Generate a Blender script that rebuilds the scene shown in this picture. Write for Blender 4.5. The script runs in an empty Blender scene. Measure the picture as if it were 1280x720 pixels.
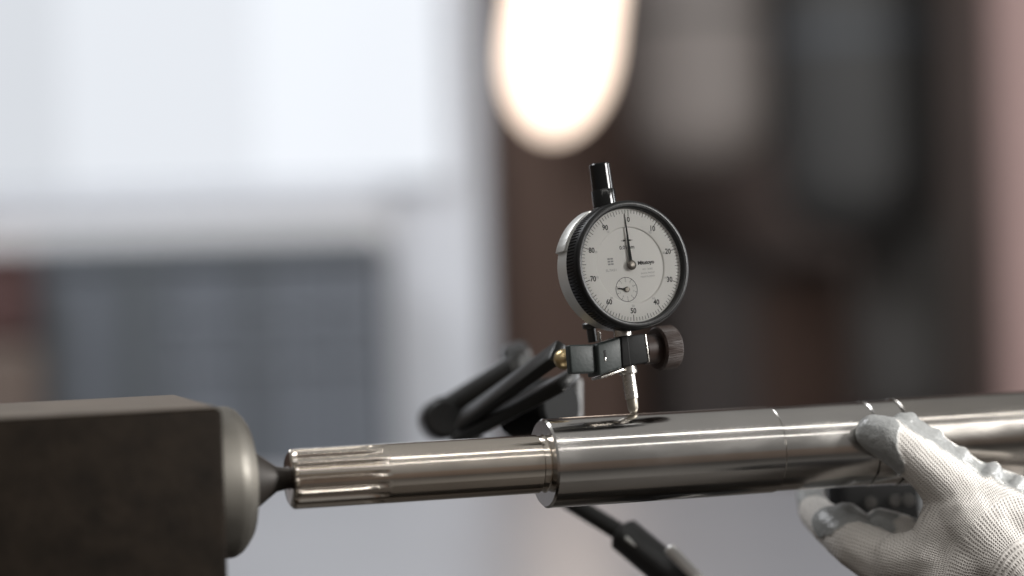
import bpy, bmesh, math, random
from mathutils import Vector, Matrix, noise
R_ = math.radians
random.seed(4)
sc = bpy.context.scene
col = sc.collection

# ------------------------------------------------------------------ camera
LENS, SENS = 85.0, 36.0
FPX = 1280 * LENS / SENS
CAM = Vector((0, 0, 1.25))
CROT = Matrix.Rotation(R_(90 - 1.2), 3, 'X') @ Matrix.Rotation(R_(-1.75), 3, 'Z')
cd = bpy.data.cameras.new('camera'); cam = bpy.data.objects.new('camera', cd); col.objects.link(cam)
cam.matrix_world = Matrix.Translation(CAM) @ CROT.to_4x4()
cd.lens = LENS; cd.sensor_width = SENS; cd.clip_start = .02; cd.clip_end = 200
cd.dof.use_dof = True; cd.dof.focus_distance = 1.041; cd.dof.aperture_fstop = 2.6
sc.camera = cam

def at(px, py, d):
    """point at photo pixel (px, py) and distance d along the view axis"""
    return CAM + CROT @ Vector(((px - 640) / FPX * d, (360 - py) / FPX * d, -d))
def proj(p):
    q = CROT.transposed() @ (Vector(p) - CAM)
    return Vector((640 - q.x / q.z * FPX, 360 + q.y / q.z * FPX))

# ------------------------------------------------------------------ world and lamps
w = bpy.data.worlds.new('World'); sc.world = w; w.use_nodes = True
nt = w.node_tree; bg = nt.nodes['Background']
tc = nt.nodes.new('ShaderNodeTexCoord'); sp = nt.nodes.new('ShaderNodeSeparateXYZ')
mr = nt.nodes.new('ShaderNodeMapRange'); mr.inputs[1].default_value = -1; mr.inputs[2].default_value = 1
cr = nt.nodes.new('ShaderNodeValToRGB')
nt.links.new(tc.outputs['Generated'], sp.inputs[0]); nt.links.new(sp.outputs['Z'], mr.inputs[0])
nt.links.new(mr.outputs[0], cr.inputs[0]); nt.links.new(cr.outputs[0], bg.inputs[0])
e = cr.color_ramp.elements                      # dim workshop: dark floor, brown walls, grey ceiling
e[0].position = .05; e[0].color = (.028, .025, .022, 1)
e[1].position = 1.0; e[1].color = (.40, .395, .385, 1)
for ps, c in ((.22, (.042, .035, .030)), (.40, (.125, .098, .082)), (.505, (.165, .128, .105)), (.535, (.185, .178, .172)), (.75, (.275, .27, .262))):
    x = e.new(ps); x.color = (*c, 1)
bg.inputs[1].default_value = 1.0

YAW = R_(18.5)
AX = Vector((math.cos(YAW), math.sin(YAW), 0))            # along the shaft
PF = Vector((math.sin(YAW), -math.cos(YAW), 0))           # from the shaft to the camera side
A0 = at(679, 579.5, 1.04)                                  # centre of the big shoulder
def area(name, loc, target, sx, sy, power, colr=(1, 1, 1), along=None):
    l = bpy.data.lights.new(name, 'AREA'); l.shape = 'RECTANGLE'; l.size = sx; l.size_y = sy; l.energy = power; l.color = colr
    o = bpy.data.objects.new(name, l); col.objects.link(o)
    z = (Vector(loc) - Vector(target)).normalized()
    xx = Vector(along) if along else Vector((0, 0, 1)).cross(z)
    xx = (xx - z * xx.dot(z)).normalized(); yy = z.cross(xx)
    o.matrix_world = Matrix.Translation(loc) @ Matrix((xx, yy, z)).transposed().to_4x4()
    return o
SC = A0 + AX * .08; UPV = Vector((0, 0, 1))
for el, wd, pw in ((63, .055, 15), (40, .045, 9)):
    area('ceiling_strip_lamp', SC + PF * 2.2 / math.tan(R_(el)) + Vector((0, 0, 2.2)), SC, 5.0, wd, pw, (1, .97, .93), AX)
area('side_window_lamp', SC + Vector((2.3, 1.0, .35)), SC, .40, 1.5, 34, (.96, .98, 1))
area('back_fill', SC + Vector((-1.7, 1.3, 2.2)), SC + Vector((-.5, 2.9, 0)), 2.0, 1.0, 75, (.95, .97, 1))  # added fill that brightens the background, no known fixture
area('front_right_fill', SC + Vector((.895, -.265, .36)) * 2.2, SC, .65, .75, 90, (1, .985, .96))  # added softbox fill for the dial face and glove

vs = sc.view_settings; vs.view_transform = 'Standard'; vs.look = 'None'; vs.exposure = 0; vs.gamma = 1
sc.cycles.use_denoising = True
sc.cycles.max_bounces = 8

# ------------------------------------------------------------------ helpers
def mat(name, c, rough=.5, metal=0., spec=.5, var=0., vscale=30, bump=0., bscale=200, coat=0., aniso=None, stretch=None, rvar=0.):
    m = bpy.data.materials.new(name); m.use_nodes = True
    n = m.node_tree.nodes; L = m.node_tree.links; b = n['Principled BSDF']
    b.inputs['Base Color'].default_value = (*c, 1); b.inputs['Roughness'].default_value = rough
    b.inputs['Metallic'].default_value = metal; b.inputs['Specular IOR Level'].default_value = spec
    b.inputs['Coat Weight'].default_value = coat; b.inputs['Coat Roughness'].default_value = .1
    t = n.new('ShaderNodeTexCoord'); mp = n.new('ShaderNodeMapping'); L.new(t.outputs['Object'], mp.inputs[0])
    if stretch: mp.inputs['Scale'].default_value = stretch
    if var or rvar:
        ns = n.new('ShaderNodeTexNoise'); ns.inputs['Scale'].default_value = vscale; ns.inputs['Detail'].default_value = 6
        L.new(mp.outputs[0], ns.inputs['Vector'])
        if var:
            mx = n.new('ShaderNodeMix'); mx.data_type = 'RGBA'
            mx.inputs[6].default_value = (*[max(0, v * (1 - var)) for v in c], 1); mx.inputs[7].default_value = (*[min(1, v * (1 + var)) for v in c], 1)
            L.new(ns.outputs['Fac'], mx.inputs[0]); L.new(mx.outputs[2], b.inputs['Base Color'])
        if rvar:
            r = n.new('ShaderNodeMapRange'); r.inputs[1].default_value = .3; r.inputs[2].default_value = .7
            r.inputs[3].default_value = max(.02, rough - rvar); r.inputs[4].default_value = rough + rvar
            L.new(ns.outputs['Fac'], r.inputs[0]); L.new(r.outputs[0], b.inputs['Roughness'])
    if bump:
        n2 = n.new('ShaderNodeTexNoise'); n2.inputs['Scale'].default_value = bscale; n2.inputs['Detail'].default_value = 4
        L.new(mp.outputs[0], n2.inputs['Vector'])
        bp = n.new('ShaderNodeBump'); bp.inputs['Strength'].default_value = bump; bp.inputs['Distance'].default_value = .0005
        L.new(n2.outputs['Fac'], bp.inputs['Height']); L.new(bp.outputs[0], b.inputs['Normal'])
    if aniso:
        tg = n.new('ShaderNodeTangent'); tg.direction_type = 'RADIAL'; tg.axis = aniso
        L.new(tg.outputs[0], b.inputs['Tangent']); b.inputs['Anisotropic'].default_value = .3; b.inputs['Anisotropic Rotation'].default_value = .25
    return m
def emit(name, c, s, base=1.0):
    m = bpy.data.materials.new(name); m.use_nodes = True; b = m.node_tree.nodes['Principled BSDF']
    b.inputs['Base Color'].default_value = (*[v * base for v in c], 1); b.inputs['Emission Color'].default_value = (*c, 1); b.inputs['Emission Strength'].default_value = s
    return m

def link(name, me, m, parent=None, mw=None, smooth=None):
    o = bpy.data.objects.new(name, me); col.objects.link(o)
    if m: me.materials.append(m)
    if smooth is not None:
        me.shade_smooth() if smooth >= 180 else me.shade_auto_smooth(R_(smooth)) if hasattr(me, 'shade_auto_smooth') else smooth_angle(me, smooth)
    if parent: o.parent = parent
    if mw is not None: o.matrix_local = mw
    return o
def smooth_angle(me, ang):
    bm = bmesh.new(); bm.from_mesh(me)
    for f in bm.faces: f.smooth = True
    for ed in bm.edges:
        ed.smooth = len(ed.link_faces) == 2 and ed.calc_face_angle(0) < R_(ang)
    bm.to_mesh(me); bm.free()
def tag(o, label, cat, group=None, kind=None):
    if kind: o['kind'] = kind
    if label: o['label'] = label
    if cat: o['category'] = cat
    if group: o['group'] = group
    return o
def empty(name, mw):
    o = bpy.data.objects.new(name, None); col.objects.link(o); o.matrix_world = mw; o.empty_display_size = .02
    return o
def frame(o, x, y, z):
    m = Matrix((x, y, z)).transposed().to_4x4(); m.translation = o; return m

def lathe(profile, seg=64, rf=None, cap=True):
    """profile of (z, r) turned about local Z"""
    V, F = [], []
    for (z, r) in profile:
        for k in range(seg):
            a = 2 * math.pi * k / seg; rr = rf(z, a, r) if rf else r
            V.append((rr * math.cos(a), rr * math.sin(a), z))
    for i in range(len(profile) - 1):
        for k in range(seg):
            k2 = (k + 1) % seg
            F.append((i * seg + k, i * seg + k2, (i + 1) * seg + k2, (i + 1) * seg + k))
    if cap:
        F.append(tuple(range(seg))[::-1]); F.append(tuple((len(profile) - 1) * seg + k for k in range(seg)))
    me = bpy.data.meshes.new('m'); me.from_pydata(V, [], F); me.update(); return me
def prism(pts, z0, z1, bev=0., seg=2):
    bm = bmesh.new()
    lo = [bm.verts.new((p[0], p[1], z0)) for p in pts]; hi = [bm.verts.new((p[0], p[1], z1)) for p in pts]
    bm.faces.new(lo[::-1]); bm.faces.new(hi); n = len(pts)
    for i in range(n): bm.faces.new((lo[i], lo[(i + 1) % n], hi[(i + 1) % n], hi[i]))
    bmesh.ops.recalc_face_normals(bm, faces=bm.faces)
    if bev: bmesh.ops.bevel(bm, geom=list(bm.edges), offset=bev, segments=seg, affect='EDGES', profile=.5)
    me = bpy.data.meshes.new('m'); bm.to_mesh(me); bm.free(); return me
def boxm(x0, x1, y0, y1, z0, z1, bev=0.):
    return prism([(x0, y0), (x1, y0), (x1, y1), (x0, y1)], z0, z1, bev)
def tube(pts, rad, seg=24, closed=True):
    """round bar through points with radii, in the points' own space"""
    bm = bmesh.new(); rings = []
    pts = [Vector(p) for p in pts]
    up = Vector((0, 0, 1))
    for i, p in enumerate(pts):
        d = (pts[min(i + 1, len(pts) - 1)] - pts[max(i - 1, 0)]).normalized()
        a = d.cross(up if abs(d.dot(up)) < .95 else Vector((1, 0, 0))).normalized(); b = d.cross(a)
        rings.append([bm.verts.new(p + (a * math.cos(t) + b * math.sin(t)) * rad[i]) for t in [2 * math.pi * k / seg for k in range(seg)]])
    for r0, r1 in zip(rings, rings[1:]):
        for k in range(seg): bm.faces.new((r0[k], r0[(k + 1) % seg], r1[(k + 1) % seg], r1[k]))
    bm.faces.new(rings[0][::-1]); bm.faces.new(rings[-1])
    bmesh.ops.recalc_face_normals(bm, faces=bm.faces)
    me = bpy.data.meshes.new('m'); bm.to_mesh(me); bm.free(); return me
def rod(p, q, r, ch=.0008, r2=None):
    """bar from p to q with chamfered ends"""
    p, q = Vector(p), Vector(q); d = (q - p).normalized(); r2 = r if r2 is None else r2
    return tube([p, p + d * ch, q - d * ch, q], [r - ch, r, r2, r2 - ch])

# ------------------------------------------------------------------ materials
M = {}
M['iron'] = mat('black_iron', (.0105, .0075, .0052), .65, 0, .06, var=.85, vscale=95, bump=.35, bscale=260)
M['bedmat'] = mat('worn_bed_iron', (.032, .026, .021), .55, 0, .3, var=.4, vscale=30, bump=.3)
M['sleeve'] = mat('worn_steel', (.165, .155, .137), .6, .9, var=.25, vscale=60, rvar=.12, aniso='Z')
M['cone'] = mat('dark_centre_steel', (.022, .018, .015), .55, .3, var=.3, vscale=120)
M['black'] = mat('black_paint', (.012, .012, .012), .38, 0, .5, var=.2, vscale=80, bump=.1)
M['matte'] = mat('matte_black', (.005, .005, .005), .6, 0, .12, var=.25, vscale=120, bump=.15, bscale=500)
M['blackgloss'] = mat('black_chrome', (.03, .03, .03), .12, .9)
M['bezel'] = mat('bezel_black', (.006, .006, .006), .36, 0, .2, bump=.08, bscale=900)
M['case'] = mat('satin_alloy', (.62, .62, .60), .42, .75, var=.06, vscale=200, bump=.1, bscale=900)
M['chrome'] = mat('bright_steel', (.44, .42, .39), .27, 1, rvar=.08, vscale=300)
M['bright'] = mat('post_reflection_white', (.88, .87, .85), .3, .35)  # near-white colour stands in for the chrome's bright reflection
M['dull_pin'] = mat('dull_zinc', (.20, .20, .20), .5, .5, var=.1)
M['tip'] = mat('carbide_tip', (.30, .275, .235), .42, 1, var=.15, vscale=500)
M['green'] = mat('green_grey_paint', (.019, .024, .023), .5, 0, .3, var=.12, vscale=150, bump=.15, bscale=700)
M['brownknob'] = mat('dark_brown_plastic', (.020, .011, .008), .5, 0, .3, var=.3, vscale=150)
M['brass'] = mat('aged_brass', (.52, .40, .22), .3, 1, var=.15, vscale=200)
M['face'] = mat('dial_white', (.80, .79, .76), .5, 0, .3, var=.015, vscale=60)
M['print'] = mat('print_black', (.03, .03, .03), .6, 0, .2)
M['grey'] = mat('print_grey', (.36, .36, .36), .6, 0, .2)
M['needle'] = mat('needle_black', (.008, .008, .008), .6, 0, .15)
M['hub'] = mat('hub_steel', (.17, .155, .135), .4, 1, var=.3, vscale=900)
g = bpy.data.materials.new('crystal'); g.use_nodes = True; n = g.node_tree.nodes; n.remove(n['Principled BSDF'])
fr = n.new('ShaderNodeFresnel'); fr.inputs[0].default_value = 1.45; t_ = n.new('ShaderNodeBsdfTransparent'); gl = n.new('ShaderNodeBsdfGlossy'); gl.inputs['Roughness'].default_value = .03
t_.inputs[0].default_value = (.97, .97, .97, 1)
mx = n.new('ShaderNodeMixShader'); g.node_tree.links.new(fr.outputs[0], mx.inputs[0]); g.node_tree.links.new(t_.outputs[0], mx.inputs[1]); g.node_tree.links.new(gl.outputs[0], mx.inputs[2])
g.node_tree.links.new(mx.outputs[0], n['Material Output'].inputs[0]); M['glass'] = g

def steel(name, c, rough, ring=.05, scale=2600):
    """turned steel: fine rings round the shaft (local Z is the turning axis)"""
    m = mat(name, c, rough, 1, aniso='Z')
    n = m.node_tree.nodes; L = m.node_tree.links; b = n['Principled BSDF']
    t = n.new('ShaderNodeTexCoord'); mp = n.new('ShaderNodeMapping'); mp.inputs['Scale'].default_value = (12, 12, scale)
    L.new(t.outputs['Object'], mp.inputs[0])
    ns = n.new('ShaderNodeTexNoise'); ns.inputs['Scale'].default_value = 1; ns.inputs['Detail'].default_value = 3; L.new(mp.outputs[0], ns.inputs['Vector'])
    bp = n.new('ShaderNodeBump'); bp.inputs['Strength'].default_value = ring; bp.inputs['Distance'].default_value = .0003
    L.new(ns.outputs['Fac'], bp.inputs['Height']); L.new(bp.outputs[0], b.inputs['Normal'])
    mp2 = n.new('ShaderNodeMapping'); mp2.inputs['Scale'].default_value = (60, 60, 25); L.new(t.outputs['Object'], mp2.inputs[0])
    n2 = n.new('ShaderNodeTexNoise'); n2.inputs['Scale'].default_value = 1; n2.inputs['Detail'].default_value = 7; L.new(mp2.outputs[0], n2.inputs['Vector'])
    r = n.new('ShaderNodeMapRange'); r.inputs[1].default_value = .3; r.inputs[2].default_value = .7; r.inputs[3].default_value = rough * .65; r.inputs[4].default_value = rough * 1.5
    L.new(n2.outputs['Fac'], r.inputs[0]); L.new(r.outputs[0], b.inputs['Roughness'])
    mix = n.new('ShaderNodeMix'); mix.data_type = 'RGBA'; mix.inputs[6].default_value = (*[v * .88 for v in c], 1); mix.inputs[7].default_value = (*[min(1, v * 1.08) for v in c], 1)
    L.new(n2.outputs['Fac'], mix.inputs[0]); L.new(mix.outputs[2], b.inputs['Base Color'])
    return m
M['shaft'] = steel('ground_steel', (.54, .52, .495), .155, .045)
M['spline'] = steel('polished_steel', (.66, .60, .53), .13, .03)
M['shaft_rough'] = steel('turned_steel', (.40, .375, .345), .19, .04, 1800)

# ------------------------------------------------------------------ background, all far out of focus
def bgbox(name, x0, x1, y0, y1, d, depth, m, label, cat, bev=.01, zbot=None, feats=()):
    """a box whose front face stands at distance d and covers photo pixels x0..x1, y0..y1 there"""
    ym = (max(y0, 0) + min(y1, 500)) / 2
    p = at(x0, ym, d); q = at(x1, ym, d); p.z = at(x0, y1, d).z; q.z = at(x1, y0, d).z
    zb = p.z if zbot is None else zbot
    root = empty(name, Matrix.Translation((p.x, d, zb)))
    wd, ht = q.x - p.x, q.z - zb
    link('body', boxm(0, wd, 0, depth, 0, ht, bev), m, root)
    for (nm, fx0, fx1, fz0, fz1, pr, fm) in feats:
        link(nm, boxm(fx0 * wd, fx1 * wd, -pr, -.0005, fz0 * ht, fz1 * ht, min(bev, pr * .4)), fm, root)
    return tag(root, label, cat)
B = {}
def bm_(k, c, r=.6, **kw): B[k] = mat('background_' + k, c, r, var=.12, vscale=3, **kw); return B[k]
bm_('wall', (.075, .050, .043)); bm_('white', (.52, .54, .585)); bm_('bluegrey', (.108, .120, .142)); bm_('slate', (.07, .079, .09)); bm_('pink', (.33, .22, .205))
bm_('maroon', (.06, .026, .024)); bm_('dark', (.045, .035, .033)); bm_('greenblack', (.045, .045, .045)); bm_('palegrey', (.24, .213, .20)); bm_('brown', (.10, .058, .043)); bm_('grey', (.095, .09, .086)); bm_('tan', (.11, .082, .068))
bm_('table', (.20, .20, .215), .29); bm_('floor', (.10, .095, .09)); bm_('fascia', (.60, .605, .62)); bm_('lightblue', (.20, .22, .25))

fl = link('floor', boxm(-6, 6, -2, 8, -.05, 0), B['floor']); tag(fl, None, None, kind='structure')
wl = link('back_wall', boxm(-4, 4, 5.6, 5.75, .004, 4.0), B['wall']); tag(wl, None, None, kind='structure')

# white housing, lit look put in as emission; frame and two ledges, upper left
p0, p1 = at(-160, 230, 4.0), at(560, -260, 4.0); p0.z = at(280, 232, 4.0).z; p1.x = at(556, 120, 4.0).x
hsg = empty('housing', Matrix.Translation(p0)); W_, H_ = p1.x - p0.x, p1.z - p0.z
for i in range(3):
    link('glow_panel', boxm(W_ * i / 3 + .001, W_ * (i + 1) / 3 - .001, .02, .03, .0, H_), emit('housing_glow', (.90, .94, 1.0), (.70, .82, .93)[i], .04), hsg)
link('frame', boxm(-.05, W_ + .004, .032, .045, -.004, H_ + .03, .002), B['white'], hsg)
link('upper_ledge', boxm(-.05, W_ * .895, .0, .045, -.045, -.006, .006), B['white'], hsg)
link('fascia', boxm(-.05, W_ * .895, .01, .045, -.105, -.048, .006), B['fascia'], hsg)
tag(hsg, 'large white machine housing, its lit look put in as glow, filling the upper left', 'housing')

bgbox('wall_column', 480, 604, -300, 900, 4.05, .25, B['white'], 'pale grey white upright column between housing and brown wall', 'column', zbot=.002, feats=(('base_board', -.02, 1.02, 0, .06, .015, B['palegrey']),))
bgbox('grey_cabinet', 40, 476, 293, 900, 3.9, .4, B['bluegrey'], 'blue grey cabinet with dark door strips under the bright housing', 'cabinet', zbot=.002,
      feats=(('door_strip', .22, .37, 0, .97, .012, B['slate']), ('door_strip', .60, .66, 0, .97, .012, B['slate']), ('top_rail', 0, 1, .972, .999, .016, B['slate']), ('door_strip', .01, .12, 0, .95, .012, B['slate']), ('grid_bar', .43, .445, .0, .96, .014, B['lightblue']), ('grid_bar', .73, .745, .0, .96, .014, B['lightblue']), ('grid_bar', .86, .875, .0, .96, .014, B['lightblue']),
             ('grid_rail', .37, .99, .90, .905, .0145, B['lightblue']), ('grid_rail', .37, .99, .845, .85, .0145, B['lightblue'])))
bgbox('maroon_crate', -140, 34, 312, 430, 3.8, .35, B['maroon'], 'dark red box at the far left edge behind the iron block', 'crate', feats=(('lid', -.01, 1.01, .93, 1.02, .01, B['maroon']),))
bgbox('tan_carton', -140, 42, 432, 640, 3.8, .35, B['tan'], 'tan carton under the dark red box at left edge', 'carton', feats=(('tape', .4, .6, 0, 1, .002, B['pink']),))
def drum(name, px, py0, py1, d, rpx, m, label, cat, lid=None):
    """upright round-shouldered vessel showing between py0 and py1"""
    p = at(px, py1, d); ht = at(px, py0, d).z - p.z; r = rpx / FPX * d
    root = empty(name, Matrix.Translation(p)); k = min(r * .8, ht * .45)
    pr = [(0, r * .25)] + [(k - k * math.cos(R_(a)), r * (.25 + .75 * math.sin(R_(a)))) for a in range(15, 91, 15)] + [(ht - k + k * math.sin(R_(a)), r * (.25 + .75 * math.cos(R_(a)))) for a in range(0, 91, 15)]
    link('vessel', lathe(pr, 64), m, root, None, 180)
    link('band', lathe([(ht * .48, r * 1.0), (ht * .49, r * 1.02), (ht * .51, r * 1.02), (ht * .52, r * 1.0)], 64, cap=False), lid or m, root, None, 40)
    link('hanger', rod((0, 0, ht - .01), (0, 0, ht + .5), r * .08, .004), B['dark'], root, None, 40)
    return tag(root, label, cat)
bgbox('brown_locker', 625, 790, 90, 900, 4.9, .4, B['brown'], 'brown locker beneath the glowing lamp', 'locker', zbot=.002, feats=(('door', .05, .95, .1, .97, .015, B['brown']),))
drum('light_spill_form', 880, -170, 215, 4.6, 95, B['palegrey'], 'pale grey rounded form standing in for spilled light, right of the lamp', 'tank', B['grey'])  # rounded body added to imitate a soft patch of spilled light
drum('dark_tank', 1080, -200, 300, 4.5, 105, B['greenblack'], 'green black hanging tank, blurred, at upper right', 'tank', B['slate'])
bgbox('dark_cupboard', 830, 1060, 320, 900, 4.9, .4, B['dark'], 'low dark cupboard behind the dial and its knob', 'cupboard', zbot=.002, feats=(('door', .04, .48, .05, .96, .012, B['dark']), ('door', .52, .96, .05, .96, .012, B['brown'])))
drum('grey_drum', 1135, 230, 540, 4.7, 60, B['grey'], 'dim grey round drum, blurred, left of the pink pillar', 'drum', B['grey'])
bgbox('support_shelf', 1070, 1215, 541, 900, 4.5, .35, B['maroon'], 'dark red shelf unit under the dim grey drum', 'shelf', zbot=.002, feats=(('drawer', .05, .95, .7, .85, .01, B['maroon']),))
bgbox('pink_pillar', 1250, 1420, -300, 900, 4.0, .05, B['pink'], 'dusty pink painted pillar at the right edge', 'pillar', zbot=.002, feats=(('base_board', -.01, 1.01, 0, .05, .01, B['palegrey']),))

# glowing pendant lamp with an opal glass shade
lp = at(713, -60, 3.6); lq = at(687, 168, 3.6)
lamp = empty('pendant_lamp', Matrix.Translation(lp)); dr = (lq - lp); ll = dr.length; dr = dr.normalized()
rl = 65 / FPX * 3.6
pts, rad = [], []
for a in range(0, 91, 10): pts.append(dr * (ll - 1.7 * rl + 1.7 * rl * math.sin(R_(a)))); rad.append(max(.001, rl * math.cos(R_(a))))
link('glass_shade', tube([Vector((0, 0, 0))] + pts, [rl * .98] + rad, 40), emit('lamp_glow', (1, .80, .65), 2.3), lamp, None, 180)
link('lamp_holder', rod(-dr * .06, -dr * .002, rl * .7, .01), B['dark'], lamp, None, 40)
link('cord', rod(-dr * .06, Vector((0, 0, 1.2)), .004, .001), B['dark'], lamp, None, 40)
tag(lamp, 'glowing warm white pendant lamp above the dial', 'lamp')

# light grey table behind
TZ = A0.z - .128
tb = empty('rear_table', Matrix.Translation((0, 1.95, 0)))
link('table_top', prism([(-1.1, -.5), (1.1, -.5), (1.1, -.17), (-1.1, .86)], TZ - .04, TZ, .004), B['table'], tb)
for sx, sy in ((-1.0, -.42), (1.0, -.42), (1.0, -.22), (-1.0, .7)):
        link('leg', boxm(sx - .03, sx + .03, sy - .03, sy + .03, .002, TZ - .0402, .003), B['grey'], tb)
tag(tb, 'light grey table top behind the shaft, out of focus', 'table')
# ------------------------------------------------------------------ machine bed
BZ = A0.z - .13
bed = empty('machine_bed', frame(Vector((A0.x, A0.y, 0)), AX, -PF, Vector((0, 0, 1))))
link('bed_way', boxm(-.7, .7, -.14, -.03, BZ - .08, BZ, .003), M['bedmat'], bed)
link('bed_way', boxm(-.7, .7, .03, .14, BZ - .08, BZ, .003), M['bedmat'], bed)
link('bed_web', boxm(-.7, .7, -.13, .13, .002, BZ - .082, .004), M['bedmat'], bed)
tag(bed, 'dark cast iron machine bed below the shaft', 'machine bed')

# ------------------------------------------------------------------ shaft
def axt(px):
    """distance along the shaft from the big shoulder for photo column px"""
    lo, hi = -.4, .6
    for _ in range(50):
        m = (lo + hi) / 2
        if proj(A0 + AX * m).x < px: lo = m
        else: hi = m
    return lo
UP = Vector((0, 0, 1))
SH = frame(A0, UP.cross(AX), UP, AX)     # local Z runs along the shaft, local Y is up
SH = Matrix((UP.cross(AX) * -1, UP, AX)).transposed().to_4x4(); SH.translation = A0
if SH.to_3x3().determinant() < 0: SH = Matrix((UP.cross(AX), UP, AX)).transposed().to_4x4(); SH.translation = A0
shaft = empty('steel_shaft', SH)
mm = .001
t_end, t_s1, t_s2 = axt(361), axt(445), axt(480)
rN, rB = 12.35 * mm, 19.25 * mm
NT = 16
def spl(z, a, r):
    if r < 9 * mm: return r
    f = 1.0 if z < t_s1 else max(0, 1 - ((z - t_s1) / (t_s2 - t_s1)))**1.0
    f = math.sin(f * math.pi / 2)
    c = math.cos(NT * (a + .12))                  # narrow rounded grooves between broad teeth
    gdep = max(0, (c + .15) / 1.15); f *= max(0, min(1, (z - t_end - .8 * mm) / (1.2 * mm)))
    return r - 1.35 * mm * f * gdep
prof = [(t_end + 2.2 * mm, 3.9 * mm), (t_end, 4.3 * mm), (t_end, 10.4 * mm), (t_end + .5 * mm, 11.2 * mm), (t_end + 1.6 * mm, 12.3 * mm), (t_end + 2.2 * mm, 12.6 * mm)]
z = t_end + 3 * mm
while z < t_s2 + 1 * mm: prof.append((z, 12.6 * mm)); z += 1.0 * mm
prof.append((t_s2 + 1.1 * mm, 12.6 * mm))
link('splined_end', lathe(prof, 480, spl), M['spline'], shaft, None, 35)
zg = -3.4 * mm
link('neck', lathe([(t_s2 + 1.15 * mm, 12.2 * mm), (t_s2 + 1.15 * mm, 12.58 * mm), (t_s2 + 1.4 * mm, 12.6 * mm), (zg, 12.6 * mm), (zg + .3 * mm, 12.2 * mm), (zg + .6 * mm, 11.9 * mm), (-.9 * mm, 11.9 * mm), (-.35 * mm, 12.1 * mm), (-.02 * mm, 12.6 * mm)], 160), M['spline'], shaft, None, 30)
ta, tb_, tc_, te = axt(961), axt(1077), axt(1114), axt(1500)
def section(name, z0, z1, r, m, ch=.7 * mm, ch2=.4 * mm, inner=None):
    i = inner or r * .6
    return link(name, lathe([(z0, i), (z0, r - ch), (z0 + ch, r), (z1 - ch2, r), (z1, r - ch2), (z1, i)], 160), m, shaft, None, 30)
section('bearing_journal', 0, ta, rB, M['shaft'], .9 * mm, .5 * mm)
section('middle_journal', ta + .02 * mm, tb_, rB - .45 * mm, M['shaft'], .3 * mm, .3 * mm)
section('ring_land', tb_ + .3 * mm, tc_ - .5 * mm, rB - .1 * mm, M['shaft'], .5 * mm, .2 * mm)
link('groove', lathe([(tc_ - .6 * mm, .012), (tc_ - .6 * mm, rB - .7 * mm), (tc_ + .5 * mm, rB - .7 * mm), (tc_ + .5 * mm, .012)], 128), M['cone'], shaft, None, 30)
section('main_barrel', tc_ + .45 * mm, te, rB + .45 * mm, M['shaft_rough'], .4 * mm, 1 * mm)
tag(shaft, 'long bright turned steel shaft with a splined left end', 'shaft')

# ------------------------------------------------------------------ centre block at the left
tb0 = axt(253)                                            # right face of the block
CB = SH.copy(); CB.translation = A0 + AX * tb0
blk = empty('centre_block', Matrix.Translation((A0 + AX * tb0).xy.to_3d() + Vector((0, 0, BZ + .0005))) @ Matrix.Rotation(YAW, 4, 'Z'))
hz = A0.z - BZ
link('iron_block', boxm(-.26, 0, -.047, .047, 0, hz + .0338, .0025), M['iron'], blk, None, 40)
M['top'] = mat('pale_tan_iron', (.105, .085, .066), .55, 0, .3, var=.35, vscale=40, bump=.2)
link('tan_top', boxm(-.256, -.0022, -.0452, .0452, hz + .0339, hz + .0343, .00015), M['top'], blk)  # thin slab over the top face, paler and tanner than the block
S2 = Matrix.Translation((0, 0, hz)) @ Matrix.Rotation(R_(90), 4, 'Y')
tl = axt(306) - tb0
link('sleeve', lathe([(-.001, 31.3 * mm), (tl * .58, 31.3 * mm), (tl * .66, 31.0 * mm), (tl * .80, 29.6 * mm), (tl * .92, 27.2 * mm), (tl * .93, 26.6 * mm), (tl, 25.2 * mm), (tl + .6 * mm, 24.2 * mm), (tl + .6 * mm, 11.2 * mm)], 128), M['sleeve'], blk, S2, 18)
tq = t_end - tb0
link('centre_point', lathe([(tl + .2 * mm, 14.4 * mm), (tl + .8 * mm, 14.4 * mm), (tq - 5.5 * mm, 5.4 * mm), (tq - .1 * mm, 4.25 * mm), (tq + 1.5 * mm, 3.6 * mm)], 96), M['cone'], blk, S2, 25)
tag(blk, 'dark iron centre block with round steel sleeve holding the splined end', 'machine block')

# ------------------------------------------------------------------ dial indicator
def cdir(v):                                              # local-ray space at the dial -> world
    ray = Vector(((789 - 640) / FPX, (360 - 331) / FPX, -1)).normalized(); zl = -ray
    xl = Vector((0, 1, 0)).cross(zl).normalized(); yl = zl.cross(xl)
    return (CROT @ (xl * v[0] + yl * v[1] + zl * v[2])).normalized()
su = cdir((50.9, -.55, -28.8)); sv = cdir((-3.2, 58, -6.8)); sv = (sv - su * sv.dot(su)).normalized()
ph = R_(5.4)
U = su * math.cos(ph) + sv * math.sin(ph); V = sv * math.cos(ph) - su * math.sin(ph); N = U.cross(V)
TIP = A0 + AX * axt(794) + UP * rB
L0, H0 = .065, .014
for _ in range(6):                                        # length of stem and depth of face from the photo's dial centre
    def err(L, h): q = proj(TIP + V * L + N * h); return Vector((q.x - 788.5, q.y - 331.5))
    e0 = err(L0, H0); dL = (err(L0 + 1e-4, H0) - e0) / 1e-4; dh = (err(L0, H0 + 1e-4) - e0) / 1e-4
    det = dL.x * dh.y - dL.y * dh.x
    L0 -= (e0.x * dh.y - e0.y * dh.x) / det; H0 -= (dL.x * e0.y - dL.y * e0.x) / det
print('dial L,h', L0, H0, 'shaft slope', (proj(A0) - proj(A0 + AX * ta)))
DI = frame(TIP, U, V, N)                                  # x right, y up the stem, z out of the face
dial = empty('dial_indicator', DI)
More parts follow.
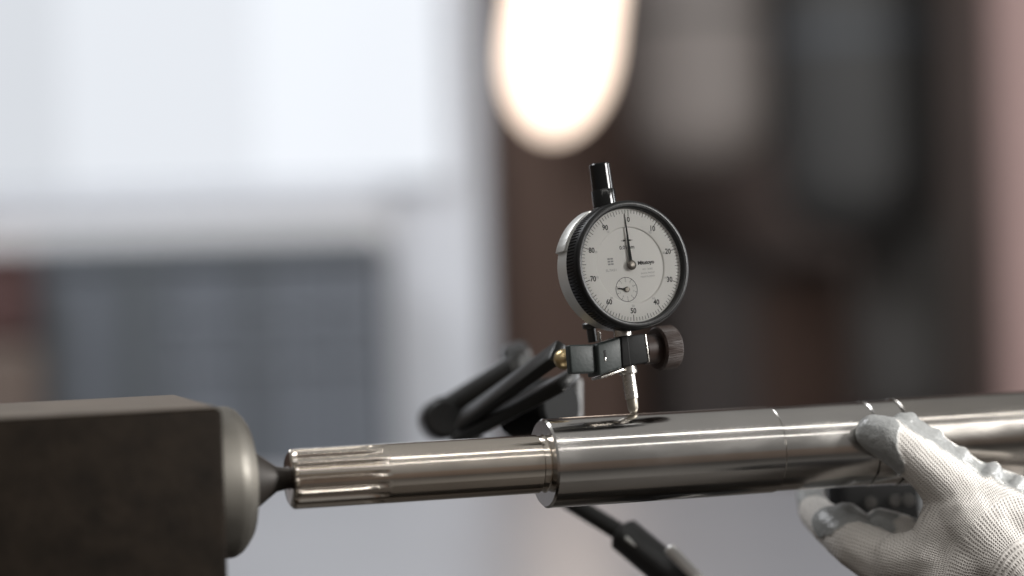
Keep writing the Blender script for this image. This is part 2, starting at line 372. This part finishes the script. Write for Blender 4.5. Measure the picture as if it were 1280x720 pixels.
FC = Matrix.Translation((0, L0, H0))                      # face centre
VT = Matrix.Rotation(R_(-90), 4, 'X')                     # lathe axis -> +Y
hb = -2.6 * mm - H0
link('case', lathe([(hb, 24 * mm), (hb, 26.2 * mm), (hb + .6 * mm, 26.9 * mm), (-6.6 * mm, 26.9 * mm), (-6.6 * mm, 20 * mm)], 160), M['case'], dial, FC, 30)
lugp = [(28.3 * mm * math.cos(R_(a)), 28.3 * mm * math.sin(R_(a))) for a in range(112, 161, 6)] + [(26.4 * mm * math.cos(R_(a)), 26.4 * mm * math.sin(R_(a))) for a in range(160, 111, -6)]
link('case_lug', prism(lugp, hb - .0 * mm + .2 * mm, -9.5 * mm, .25 * mm), M['case'], dial, FC, 30)
link('back_plate', lathe([(hb - 1.2 * mm, 20 * mm), (hb - 1.2 * mm, 23 * mm), (hb - .05 * mm, 23.4 * mm)], 96), M['case'], dial, FC, 30)
def knurl(z, a, r):
    return r - (.5 * mm if (-6.4 * mm < z < -.1 * mm and r > 27.8 * mm and math.sin(120 * a) > .1) else 0)
bz = link('bezel', lathe([(-7.4 * mm, 26.95 * mm), (-7.4 * mm, 27.6 * mm), (-6.6 * mm, 27.9 * mm), (-6.3 * mm, 28.1 * mm), (-.2 * mm, 28.1 * mm), (.0 * mm, 28.0 * mm), (1.6 * mm, 28.0 * mm), (2.3 * mm, 27.6 * mm), (2.75 * mm, 26.9 * mm), (2.75 * mm, 26.3 * mm), (2.45 * mm, 26.1 * mm), (2.45 * mm, 25.5 * mm), (2.1 * mm, 25.0 * mm), (.15 * mm, 24.7 * mm)], 720, knurl, cap=False), M['bezel'], dial, FC, 40)
link('crystal', lathe([(1.7 * mm, 24.9 * mm), (1.7 * mm, 24.0 * mm), (1.7 * mm, 18 * mm), (1.7 * mm, 9 * mm), (1.7 * mm, .3 * mm)], 96, cap=False), M['glass'], dial, FC, 180)
face = link('dial_face', lathe([(-1.2 * mm, 24.75 * mm), (-.6 * mm, 24.75 * mm), (-.6 * mm, .1 * mm)], 128), M['face'], dial, FC, 30)
ring = link('scale_ring', lathe([(-.55 * mm, 16.5 * mm), (-.3 * mm, 16.6 * mm), (-.05 * mm, 16.95 * mm), (0, 17.1 * mm), (0, 24.7 * mm), (-.5 * mm, 24.7 * mm)], 160, cap=False), M['face'], face, None, 50)
ROT = -ph
def textmesh(s, size, bold=0, sx=1.0):
    c = bpy.data.curves.new('t', 'FONT'); c.body = s; c.size = size; c.align_x = 'CENTER'; c.align_y = 'CENTER'; c.offset = bold; c.resolution_u = 3
    o = bpy.data.objects.new('t', c); col.objects.link(o); bpy.context.view_layer.update()
    me = bpy.data.meshes.new_from_object(o.evaluated_get(bpy.context.evaluated_depsgraph_get()))
    bpy.data.objects.remove(o); bpy.data.curves.remove(c)
    for v in me.vertices: v.co.x *= sx
    return me
def put(name, me, m, x, y, rot=0, zz=.06 * mm):
    return link(name, me, m, face, Matrix.Translation((x, y, zz)) @ Matrix.Rotation(rot, 4, 'Z'))
def pol(r, deg):                                          # scale angle, clockwise from 0
    a = math.pi / 2 - R_(deg) + ROT; return r * math.cos(a), r * math.sin(a)
bmt = bmesh.new()
for k in range(100):
    l, wdt = (2.7, .30) if k % 10 == 0 else (2.2, .26) if k % 5 == 0 else (1.6, .22)
    a = math.pi / 2 - R_(k * 3.6) + ROT; d = Vector((math.cos(a), math.sin(a), 0)); s = Vector((-d.y, d.x, 0)) * wdt * mm / 2
    r1 = 24.2 * mm; r0 = r1 - l * mm
    bmt.faces.new([bmt.verts.new(p) for p in (d * r0 - s, d * r1 - s, d * r1 + s, d * r0 + s)])
me = bpy.data.meshes.new('m'); bmt.normal_update(); bmt.to_mesh(me); bmt.free()
tk = put('scale_ticks', me, M['print'], 0, 0); tk['kind'] = 'stuff'
for k in range(10):
    x, y = pol(19.9 * mm, k * 36); put('numeral', textmesh(str(k * 10), 3.2 * mm, .00008, .9), M['print'], x, y, ROT)
    if k:
        x, y = pol(17.75 * mm, k * 36); put('small_numeral', textmesh(str(100 - k * 10), 1.45 * mm), M['grey'], x, y, ROT)
IZ = -.54 * mm
put('brand_word', textmesh('Mitutoyo', 2.2 * mm, .00010, 1.0), M['print'], 8.0 * mm, .6 * mm, 0, IZ)
put('model_line', textmesh('NO. 2046S', 1.15 * mm), M['grey'], 8.4 * mm, -2.3 * mm, 0, IZ)
put('maker_line', textmesh('SHOCK PROOF', 1.0 * mm), M['grey'], 8.2 * mm, -4.0 * mm, 0, IZ)
put('maker_line', textmesh('MADE IN JAPAN', 1.0 * mm), M['grey'], 8.0 * mm, -5.5 * mm, 0, IZ)
put('unit_word', textmesh('0.01mm', 2.3 * mm, .00004), M['print'], -.4 * mm, 7.9 * mm, 0, IZ)
for s in (-1, 1):
    put('arrow', prism([(0, .16 * mm), (1.1 * mm, .5 * mm), (1.1 * mm, .1 * mm), (2.1 * mm, .1 * mm), (2.1 * mm, -.1 * mm), (1.1 * mm, -.1 * mm), (1.1 * mm, -.5 * mm), (0, -.16 * mm)], 0, .03 * mm), M['print'], s * .75 * mm, 10.9 * mm, 0 if s > 0 else math.pi, IZ)
    put('arrow_stop', boxm(-.05 * mm, .05 * mm, -.7 * mm, .7 * mm, 0, .03 * mm), M['grey'], s * .6 * mm, 10.9 * mm, 0, IZ)
for i in range(3):
    for j in range(2): put('emblem_bar', boxm(-.62 * mm, .62 * mm, -.36 * mm, .36 * mm, 0, .03 * mm), M['grey'], -10.2 * mm + j * 1.5 * mm, 3.6 * mm - i * 1.15 * mm, 0, IZ)
put('serial_line', textmesh('SL7A51', 1.5 * mm, 0, 1.2), M['grey'], -9.6 * mm, -1.4 * mm, 0, IZ)
# revolution counter
cx, cy = -3.4 * mm, -10.2 * mm
put('counter_ring', lathe([(0, 5.15 * mm), (.03 * mm, 5.15 * mm), (.03 * mm, 5.35 * mm), (0, 5.35 * mm)], 64, cap=False), M['print'], cx, cy, 0, IZ)
for k in range(10):
    a = math.pi / 2 + R_(k * 36)
    put('counter_numeral', textmesh(str(k), 1.35 * mm), M['grey'], cx + 3.6 * mm * math.cos(a), cy + 3.6 * mm * math.sin(a), 0, IZ)
    put('counter_tick', boxm(-.5 * mm, .5 * mm, -.08 * mm, .08 * mm, 0, .03 * mm), M['print'], cx + 4.75 * mm * math.cos(a), cy + 4.75 * mm * math.sin(a), a, IZ)
ch_ = link('counter_hand', prism([(-.3 * mm, -.3 * mm), (.3 * mm, .3 * mm), (-.6 * mm, 4.6 * mm), (-1.0 * mm, 4.5 * mm)], .3 * mm, .45 * mm), M['needle'], face, Matrix.Translation((cx, cy, IZ)) @ Matrix.Rotation(R_(70), 4, 'Z'))
link('counter_hub', lathe([(0, 1.2 * mm), (.6 * mm, 1.2 * mm), (.8 * mm, .9 * mm), (.8 * mm, .1 * mm)], 32), M['hub'], face, Matrix.Translation((cx, cy, IZ)), 30)
nd = link('needle', prism([(-.85 * mm, .5 * mm), (.85 * mm, .5 * mm), (.12 * mm, 22.6 * mm), (-.12 * mm, 22.6 * mm)], .32 * mm, .46 * mm), M['needle'], dial, FC @ Matrix.Rotation(R_(-.4), 4, 'Z'))
link('needle_hub', lathe([(-.3 * mm, 1.5 * mm), (.5 * mm, 1.6 * mm), (.55 * mm, 2.15 * mm), (1.0 * mm, 2.15 * mm), (1.35 * mm, 1.6 * mm), (1.5 * mm, .8 * mm), (1.45 * mm, .1 * mm)], 40), M['hub'], dial, FC, 35)
# stem cap, stem, plunger
yb = L0 + 25.5 * mm
link('stem_cap', lathe([(yb, 5.2 * mm), (yb + 9.4 * mm, 5.2 * mm), (yb + 9.8 * mm, 5.0 * mm), (yb + 9.9 * mm, 4.7 * mm), (yb + 20.9 * mm, 4.55 * mm), (yb + 21.5 * mm, 4.1 * mm), (yb + 21.5 * mm, .2 * mm)], 64), M['blackgloss'], dial, VT, 30)
link('collar', lathe([(yb - 1 * mm, 6.2 * mm), (yb + 1.6 * mm, 6.2 * mm), (yb + 2.0 * mm, 5.6 * mm)], 64), M['black'], dial, VT, 30)
link('stem', lathe([(17.4 * mm, 3.0 * mm), (17.4 * mm, 3.7 * mm), (17.9 * mm, 4.0 * mm), (L0 - 24 * mm, 4.0 * mm)], 64), M['chrome'], dial, VT, 30)
link('plunger', lathe([(6.6 * mm, 2.5 * mm), (6.7 * mm, 2.9 * mm), (17.38 * mm, 2.9 * mm)], 48), M['chrome'], dial, VT, 30)
link('contact_point', lathe([(.0 * mm, .15 * mm), (.12 * mm, .9 * mm), (.5 * mm, 1.5 * mm), (1.2 * mm, 1.95 * mm), (2.2 * mm, 2.25 * mm), (3.2 * mm, 2.4 * mm), (6.55 * mm, 2.45 * mm)], 48), M['tip'], dial, VT, 40)
tag(dial, 'round dial indicator with white face and black bezel touching the shaft', 'dial gauge')

# ------------------------------------------------------------------ indicator stand with its clamp and arms
DIi = DI.inverted()
def uvn(px, py, nn):
    """point of plane z = nn of the dial's own frame that shows at photo pixel"""
    o = DIi @ CAM; d = (DIi @ at(px, py, 1.0)) - o; k = (nn - o.z) / d.z; return (o + d * k).xy
st = empty('indicator_stand', DI)
def pol_prism(name, pts, n0, n1, m, bev=.5 * mm):
    return link(name, prism([uvn(*p, n1) for p in pts], n0, n1, bev, 3), m, st, None, 35)
pol_prism('clamp_jaw', [(778, 459), (811, 453), (806, 417), (776, 420)], -6.5 * mm, 6.5 * mm, M['matte'], .7 * mm)
pol_prism('jaw_edge', [(811.2, 453), (812.6, 452.6), (807.6, 417.4), (806.2, 417.6)], 4.2 * mm, 6.2 * mm, M['chrome'], .2 * mm)
pol_prism('clamp_bar', [(749, 470), (779, 459.5), (776.5, 420.5), (746, 430)], -5 * mm, 6 * mm, M['green'], 1.1 * mm)
pol_prism('swivel_block', [(714, 467), (747.5, 466), (744.5, 430), (711, 431)], 0 * mm, 4 * mm, M['green'], .9 * mm)
pol_prism('clamp_slot', [(755, 452.5), (758.5, 451.5), (757.5, 437), (754, 438)], 5.5 * mm, 6.04 * mm, M['needle'], .2 * mm)
pol_prism('screw_slot', [(756, 452), (758, 451.5), (757.6, 446.5), (756, 447)], 5.6 * mm, 6.1 * mm, M['chrome'], .1 * mm)
pol_prism('clamp_gap', [(787.2, 457.6), (788.8, 457.2), (784.6, 419), (783.2, 419.2)], 5.5 * mm, 6.55 * mm, M['needle'], .1 * mm)
pol_prism('bottom_plate', [(752, 473.5), (781, 463), (779.5, 460), (751, 470.6)], -4 * mm, 5 * mm, M['chrome'], .3 * mm)
ka, kb_, kc = uvn(808, 437, 0), uvn(822, 436, 0), uvn(841, 434, 0)
KX = Matrix.Rotation(R_(90), 4, 'Y')
link('knob_neck', lathe([(ka.x - .002, 6.2 * mm), (kb_.x, 6.6 * mm)], 64), M['brownknob'], st, Matrix.Translation((0, (ka.y + kc.y) / 2, 0)) @ KX, 30)
def kn(z, a, r): return r - (.13 * mm if r > 9.4 * mm and math.sin(90 * a) > 0 else 0)
link('clamp_knob', lathe([(kb_.x - 1 * mm, 6 * mm), (kb_.x - 1 * mm, 8.9 * mm), (kb_.x, 9.7 * mm), (kc.x - .6 * mm, 9.7 * mm), (kc.x + .1 * mm, 9.1 * mm), (kc.x + .1 * mm, 6 * mm)], 360, kn), M['brownknob'], st, Matrix.Translation((0, (ka.y + kc.y) / 2, 0)) @ KX, 35)
def S(px, py, d): return DIi @ at(px, py, d)
link('set_screw', rod(S(741, 428, 1.06), S(738, 406, 1.06), 2.0 * mm, .3 * mm), M['black'], st, None, 30)
link('screw_head', rod(S(738.5, 411, 1.06), S(737.5, 403, 1.06), 3.6 * mm, .6 * mm), M['black'], st, None, 30)
link('screw_tip', rod(S(749, 427, 1.058), S(748, 414, 1.058), .9 * mm, .2 * mm), M['chrome'], st, None, 30)
me = bpy.data.meshes.new('m'); bs = bmesh.new(); bmesh.ops.create_uvsphere(bs, u_segments=32, v_segments=20, radius=4.6 * mm); bs.to_mesh(me); bs.free()
link('ball_joint', me, M['brass'], st, Matrix.Translation(S(705, 449, 1.064)), 180)
# forked upper arm: three bars
def bar(name, p, q, wdt, th, m, roll=0.):
    p, q = Vector(p), Vector(q); d = (q - p).normalized(); s = d.cross(Vector((0, 0, 1))).normalized(); t = s.cross(d)
    mw = frame(p, d, t, s) @ Matrix.Rotation(roll, 4, 'X'); Lh = (q - p).length
    return link(name, boxm(0, Lh, -wdt / 2, wdt / 2, -th / 2, th / 2, min(wdt, th) * .32), m, st, mw, 35)
M['satin_black'] = mat('satin_black', (.016, .016, .015), .33, .3, .5, var=.2, vscale=80)
bar('fork_arm', S(578, 527, 1.145), S(698, 440, 1.072), .0125, .006, M['satin_black'], R_(-20))
bar('fork_arm', S(575, 546, 1.15), S(712, 474, 1.082), .015, .006, M['satin_black'], R_(-20))
link('upper_arm', rod(S(546, 529, 1.20), S(662, 458, 1.155), 9.6 * mm, 3 * mm), M['satin_black'], st, None, 40)
link('tension_knob', rod(S(630, 453, 1.20), S(664, 443, 1.20), 8.0 * mm, 2.5 * mm), M['black'], st, None, 40)
link('knob_stem', rod(S(640, 462, 1.16), S(655, 490, 1.15), 4 * mm, .5 * mm), M['black'], st, None, 40)
link('lock_hub', rod(S(640, 512, 1.15), S(703, 507, 1.125), 13.5 * mm, 2 * mm), M['matte'], st, None, 40)
link('lock_pin', rod(S(721, 545, 1.15), S(721, 472, 1.15), 2.6 * mm, 1.2 * mm), M['dull_pin'], st, None, 40)
link('elbow_joint', rod(S(556, 522, 1.175), S(548, 526, 1.225), 10.5 * mm, 2.5 * mm), M['black'], st, None, 40)
# lower arm down to the base
link('lower_arm', rod(S(548, 527, 1.20), S(786, 672, 1.135), 4.3 * mm, .6 * mm), M['satin_black'], st, None, 40)
link('arm_sleeve', rod(S(777, 666, 1.138), S(872, 745, 1.115), 8.4 * mm, 1.6 * mm), M['black'], st, None, 40)
link('post', rod(S(835, 684, 1.112), S(905, 757, 1.105), 2.9 * mm, .8 * mm), M['bright'], st, None, 40)
link('sleeve_mark', rod(S(782, 672, 1.128), S(808, 694, 1.123), 1.1 * mm, .2 * mm), M['case'], st, None, 40)
bw = at(900, 768, 1.125)
bp_ = Vector((bw.x, bw.y, BZ))
link('lower_post', rod(S(868, 742, 1.115), DIi @ (Vector((bp_.x, bp_.y, BZ + .045))), 6 * mm, 1 * mm), M['chrome'], st, None, 40)
link('magnet_base', boxm(-.025, .025, -.03, .03, 0.0005, .05, .003), M['black'], st, DIi @ Matrix.Translation(bp_) @ Matrix.Rotation(YAW, 4, 'Z'), 35)
tag(st, 'black jointed indicator stand with clamp and round knob behind the shaft', 'stand')

# ------------------------------------------------------------------ dark bar with bright studs added to darken the grip gap
q0 = at(1110, 628, 1.27)
filler_root = empty('dark_filler', Matrix.Translation((q0.x, q0.y, BZ + .0005)) @ Matrix.Rotation(YAW, 4, 'Z'))
zq = q0.z - BZ
link('filler_arm', boxm(-.032, .09, -.012, .012, zq - .013, zq + .013, .003), M['matte'], filler_root, None, 35)
link('filler_post', boxm(.05, .085, -.0115, .02, 0, zq - .0135, .003), M['black'], filler_root, None, 35)
for sx in (-.004, .004, -.018):
    link('bright_stud', rod((sx, -.0165, zq + .002), (sx, -.0122, zq + .002), .0014, .0004), M['chrome'], filler_root, None, 35)
tag(filler_root, 'dark filler bar added behind the gap between the shaft and the gloved fingers', 'filler')

# ------------------------------------------------------------------ gloved hand
def chain(bm, pts):
    """overlapping balls along pixel/depth/radius(mm) nodes"""
    P = [(at(a, b, d), r * mm) for (a, b, d, r) in pts]
    for (p, r), (q, s) in zip(P, P[1:]):
        nn = max(2, int((q - p).length / (min(r, s) * .22)))
        for i in range(nn + 1):
            f = i / nn
            bmesh.ops.create_icosphere(bm, subdivisions=2, radius=r + (s - r) * f, matrix=Matrix.Translation(p.lerp(q, f)))
bmh = bmesh.new()
thumb = [(1092, 541, 1.066, 8.2), (1112, 549, 1.063, 10), (1140, 568, 1.062, 10.6), (1172, 594, 1.063, 12), (1205, 628, 1.066, 15), (1245, 668, 1.07, 19)]
chain(bmh, thumb)
chain(bmh, [(1128, 531, 1.069, 5.5), (1148, 543, 1.069, 6), (1175, 566, 1.07, 7), (1215, 596, 1.073, 8), (1255, 612, 1.076, 9), (1300, 640, 1.078, 12)])   # far flank of the thumb
for (a, b, r) in ((1136, 521, 3.6), (1166, 543, 4.2), (1199, 567, 4.4), (1240, 585, 4.2), (1272, 600, 3.6)):
    chain(bmh, [(a + 3, b + 1, 1.070, r - .8), (a - 3, b + 8, 1.066, r - .6), (a - 8, b + 17, 1.062, r - 2)])
chain(bmh, [(1205, 628, 1.066, 15), (1290, 690, 1.066, 24), (1380, 790, 1.05, 29), (1440, 860, 1.035, 30)])      # palm to wrist
chain(bmh, [(1208, 652, 1.061, 17), (1250, 700, 1.058, 20), (1310, 750, 1.054, 23)])
chain(bmh, [(1225, 690, 1.075, 18), (1290, 730, 1.075, 24), (1380, 800, 1.06, 28)])
chain(bmh, [(1192, 640, 1.064, 14), (1178, 668, 1.062, 13), (1164, 695, 1.062, 13), (1120, 700, 1.068, 12)])
chain(bmh, [(1230, 660, 1.062, 18), (1215, 700, 1.060, 18), (1180, 720, 1.062, 16)])                               # web
idx = [(1230, 712, 1.072, 17), (1165, 712, 1.072, 15), (1110, 703, 1.074, 13), (1070, 680, 1.080, 11.6), (1040, 658, 1.094, 9.6), (1020, 642, 1.112, 8.0), (1013, 622, 1.130, 6.8), (1016, 590, 1.142, 6.6)]
chain(bmh, idx)
chain(bmh, [(1058, 648, 1.092, 7.6), (1072, 660, 1.09, 7.6)])                                                       # folded pads of the fingers
chain(bmh, [(1100, 653, 1.090, 6.6), (1125, 662, 1.088, 7.5), (1150, 676, 1.085, 9)])
chain(bmh, [(1215, 700, 1.10, 14), (1185, 682, 1.13, 10), (1172, 650, 1.15, 8.6), (1168, 610, 1.168, 8), (1170, 575, 1.165, 7.2)])
chain(bmh, [(1255, 700, 1.11, 15), (1235, 690, 1.13, 11), (1218, 660, 1.15, 9.4), (1212, 612, 1.168, 8.4), (1212, 575, 1.165, 7.6)])
chain(bmh, [(1300, 700, 1.11, 14), (1280, 685, 1.14, 10), (1265, 650, 1.165, 8.4), (1258, 612, 1.178, 7.4), (1260, 585, 1.175, 6.6)])
mh = bpy.data.meshes.new('m'); bmh.to_mesh(mh); bmh.free()
tmp = bpy.data.objects.new('t', mh); col.objects.link(tmp)
rm = tmp.modifiers.new('r', 'REMESH'); rm.mode = 'VOXEL'; rm.voxel_size = .85 * mm
sm = tmp.modifiers.new('s', 'SMOOTH'); sm.factor = .5; sm.iterations = 22
bpy.context.view_layer.update()
hm = bpy.data.meshes.new_from_object(tmp.evaluated_get(bpy.context.evaluated_depsgraph_get()))
bpy.data.objects.remove(tmp)
# coated (dipped) area as a vertex attribute, wrinkled where the rubber bends
def seg_d(p, a, b):
    ab = b - a; t = max(0, min(1, (p - a).dot(ab) / ab.length_squared)); return (p - (a + ab * t)).length
coat_lines = [([(1078, 536, 1.062), (1092, 545, 1.060), (1100, 570, 1.062)], 12.5), ([(1120, 522, 1.066), (1138, 524, 1.064)], 6.0),
              ([(1138, 524, 1.064), (1172, 545, 1.064), (1205, 572, 1.066), (1245, 592, 1.068), (1300, 622, 1.068)], 7.2), ([(1100, 575, 1.072), (1140, 605, 1.078), (1165, 640, 1.085)], 9.0),
              ([(1028, 645, 1.085), (1050, 645, 1.085), (1085, 655, 1.085), (1120, 655, 1.095)], 9.5), ([(1020, 620, 1.13), (1070, 610, 1.15), (1150, 600, 1.16), (1220, 600, 1.17)], 17)]
CL = [([at(*q) for q in l], r * mm) for l, r in coat_lines]
vals = []
DP = at(1180, 640, 1.06)
vn = [v.normal.copy() for v in hm.vertices]
for v, nr in zip(hm.vertices, vn):
    p = v.co
    dmin = min(min(seg_d(p, a, b) for a, b in zip(l, l[1:])) - r for l, r in CL)
    dmin += 1.6 * mm * (noise.noise(p * 160) + .4 * noise.noise(p * 420))
    c = max(0, min(1, .5 - dmin / (1.2 * mm)))
    vals.append(c)
    wr = noise.noise(Vector((p.x * 150, p.y * 150, p.z * 150))) * .35 + (1 - abs(noise.noise(p * 240))) ** 4 * .5
    v.co = p + nr * (c * (.3 + .25 * wr) * mm + (1 - c) * .25 * mm * noise.noise(p * 110))
at_ = hm.attributes.new('coat', 'FLOAT', 'POINT'); at_.data.foreach_set('value', vals)
gm = bpy.data.materials.new('knit_glove'); gm.use_nodes = True; n = gm.node_tree.nodes; Lk = gm.node_tree.links; b = n['Principled BSDF']
def nd_(t, **k):
    o = n.new(t)
    for a, v in k.items(): setattr(o, a, v)
    return o
def math_(op, a, bb=None):
    o = nd_('ShaderNodeMath', operation=op)
    for i, v in enumerate((a, bb)):
        if v is None: continue
        if isinstance(v, (int, float)): o.inputs[i].default_value = v
        else: Lk.new(v, o.inputs[i])
    return o.outputs[0]
tx = nd_('ShaderNodeTexCoord'); sx = nd_('ShaderNodeSeparateXYZ')
wn = nd_('ShaderNodeTexNoise'); wn.inputs['Scale'].default_value = 28; Lk.new(tx.outputs['Object'], wn.inputs['Vector'])
wa = nd_('ShaderNodeVectorMath', operation='SCALE'); wa.inputs['Scale'].default_value = .006; Lk.new(wn.outputs['Color'], wa.inputs[0])
wb = nd_('ShaderNodeVectorMath', operation='ADD'); Lk.new(tx.outputs['Object'], wb.inputs[0]); Lk.new(wa.outputs[0], wb.inputs[1])
wn2 = nd_('ShaderNodeTexNoise'); wn2.inputs['Scale'].default_value = 260; Lk.new(tx.outputs['Object'], wn2.inputs['Vector'])
wc = nd_('ShaderNodeVectorMath', operation='SCALE'); wc.inputs['Scale'].default_value = .0012; Lk.new(wn2.outputs['Color'], wc.inputs[0])
wd_ = nd_('ShaderNodeVectorMath', operation='ADD'); Lk.new(wb.outputs[0], wd_.inputs[0]); Lk.new(wc.outputs[0], wd_.inputs[1]); Lk.new(wd_.outputs[0], sx.inputs[0])
C0 = at(1294, 730, 1.06)                                   # the wrist: courses run round it, wales away from it
rx = math_('SUBTRACT', sx.outputs['X'], C0.x + .003); rz = math_('SUBTRACT', sx.outputs['Z'], C0.z + .003)
rr = math_('SQRT', math_('ADD', math_('MULTIPLY', rx, rx), math_('MULTIPLY', rz, rz)))
an = math_('ARCTAN2', rz, rx)
def smooth_(v, a, bb):
    o = nd_('ShaderNodeMapRange', interpolation_type='SMOOTHSTEP'); o.inputs[1].default_value = a; o.inputs[2].default_value = bb; Lk.new(v, o.inputs[0]); return o.outputs[0]
def half(v): return math_('MULTIPLY', math_('ADD', math_('SINE', v), 1), .5)
row = half(math_('MULTIPLY', rr, 2 * math.pi / .00112))
def lerp_(f, a, bb):
    return math_('ADD', math_('MULTIPLY', a, math_('SUBTRACT', 1, f)), math_('MULTIPLY', bb, f))
wal = lerp_(smooth_(rr, .040, .043), half(math_('MULTIPLY', an, 150)), half(math_('MULTIPLY', an, 330)))
cuffrow = half(math_('MULTIPLY', rr, 2 * math.pi / .0026)); cuffwal = half(math_('MULTIPLY', an, 90))
hole = lerp_(smooth_(rr, .0235, .0245), math_('MULTIPLY', cuffrow, lerp_(.55, cuffwal, 1.0)), math_('MULTIPLY', row, wal))
fine = nd_('ShaderNodeTexNoise'); fine.inputs['Scale'].default_value = 2500; fine.inputs['Detail'].default_value = 3; Lk.new(tx.outputs['Object'], fine.inputs['Vector'])
ca = nd_('ShaderNodeAttribute'); ca.attribute_name = 'coat'
amp = math_('SUBTRACT', 1, math_('MULTIPLY', smooth_(rr, .045, .085), .65))
knit = math_('MULTIPLY', math_('ADD', math_('MULTIPLY', hole, amp), math_('MULTIPLY', fine.outputs['Fac'], .35)), math_('SUBTRACT', 1, ca.outputs['Fac']))
crk = nd_('ShaderNodeTexNoise'); crk.inputs['Scale'].default_value = 420; crk.inputs['Detail'].default_value = 5; Lk.new(tx.outputs['Object'], crk.inputs['Vector'])
hgt = math_('ADD', math_('MULTIPLY', knit, -1.0), math_('MULTIPLY', math_('MULTIPLY', crk.outputs['Fac'], ca.outputs['Fac']), 1.1))
bp = nd_('ShaderNodeBump'); bp.inputs['Strength'].default_value = .8; bp.inputs['Distance'].default_value = .0006; Lk.new(hgt, bp.inputs['Height']); Lk.new(bp.outputs[0], b.inputs['Normal'])
yarn = nd_('ShaderNodeMix', data_type='RGBA'); yarn.inputs[6].default_value = (.61, .58, .545, 1); yarn.inputs[7].default_value = (.27, .25, .23, 1)
fade = nd_('ShaderNodeTexNoise'); fade.inputs['Scale'].default_value = 45; Lk.new(tx.outputs['Object'], fade.inputs['Vector'])
Lk.new(math_('MULTIPLY', math_('MULTIPLY', math_('POWER', hole, 1.6), amp), smooth_(fade.outputs['Fac'], .25, .6)), yarn.inputs[0])  # shade in the stitch gaps is put into the yarn colour
rub = nd_('ShaderNodeMix', data_type='RGBA'); rub.inputs[6].default_value = (.22, .225, .22, 1); rub.inputs[7].default_value = (.31, .315, .31, 1); Lk.new(crk.outputs['Fac'], rub.inputs[0])
cm = nd_('ShaderNodeMix', data_type='RGBA'); Lk.new(ca.outputs['Fac'], cm.inputs[0]); Lk.new(yarn.outputs[2], cm.inputs[6]); Lk.new(rub.outputs[2], cm.inputs[7]); Lk.new(cm.outputs[2], b.inputs['Base Color'])
rg = nd_('ShaderNodeMapRange'); rg.inputs[3].default_value = .9; rg.inputs[4].default_value = .25; Lk.new(ca.outputs['Fac'], rg.inputs[0]); Lk.new(rg.outputs[0], b.inputs['Roughness'])
b.inputs['Sheen Weight'].default_value = .1
hand = link('gloved_hand', hm, gm, None, None, 180)
M['sleeve_cloth'] = mat('sleeve_cloth', (.03, .03, .032), .9, 0, .2, var=.2, vscale=60, bump=.5, bscale=900)
link('work_sleeve', tube([at(1428, 850, 1.036), at(1432, 856, 1.034), at(1540, 985, .99), at(1760, 1250, .9)], [.034, .037, .042, .05], 32), M['sleeve_cloth'], hand, None, 40)
tag(hand, 'hand in white knit glove with grey rubber fingertips gripping the shaft', 'hand')
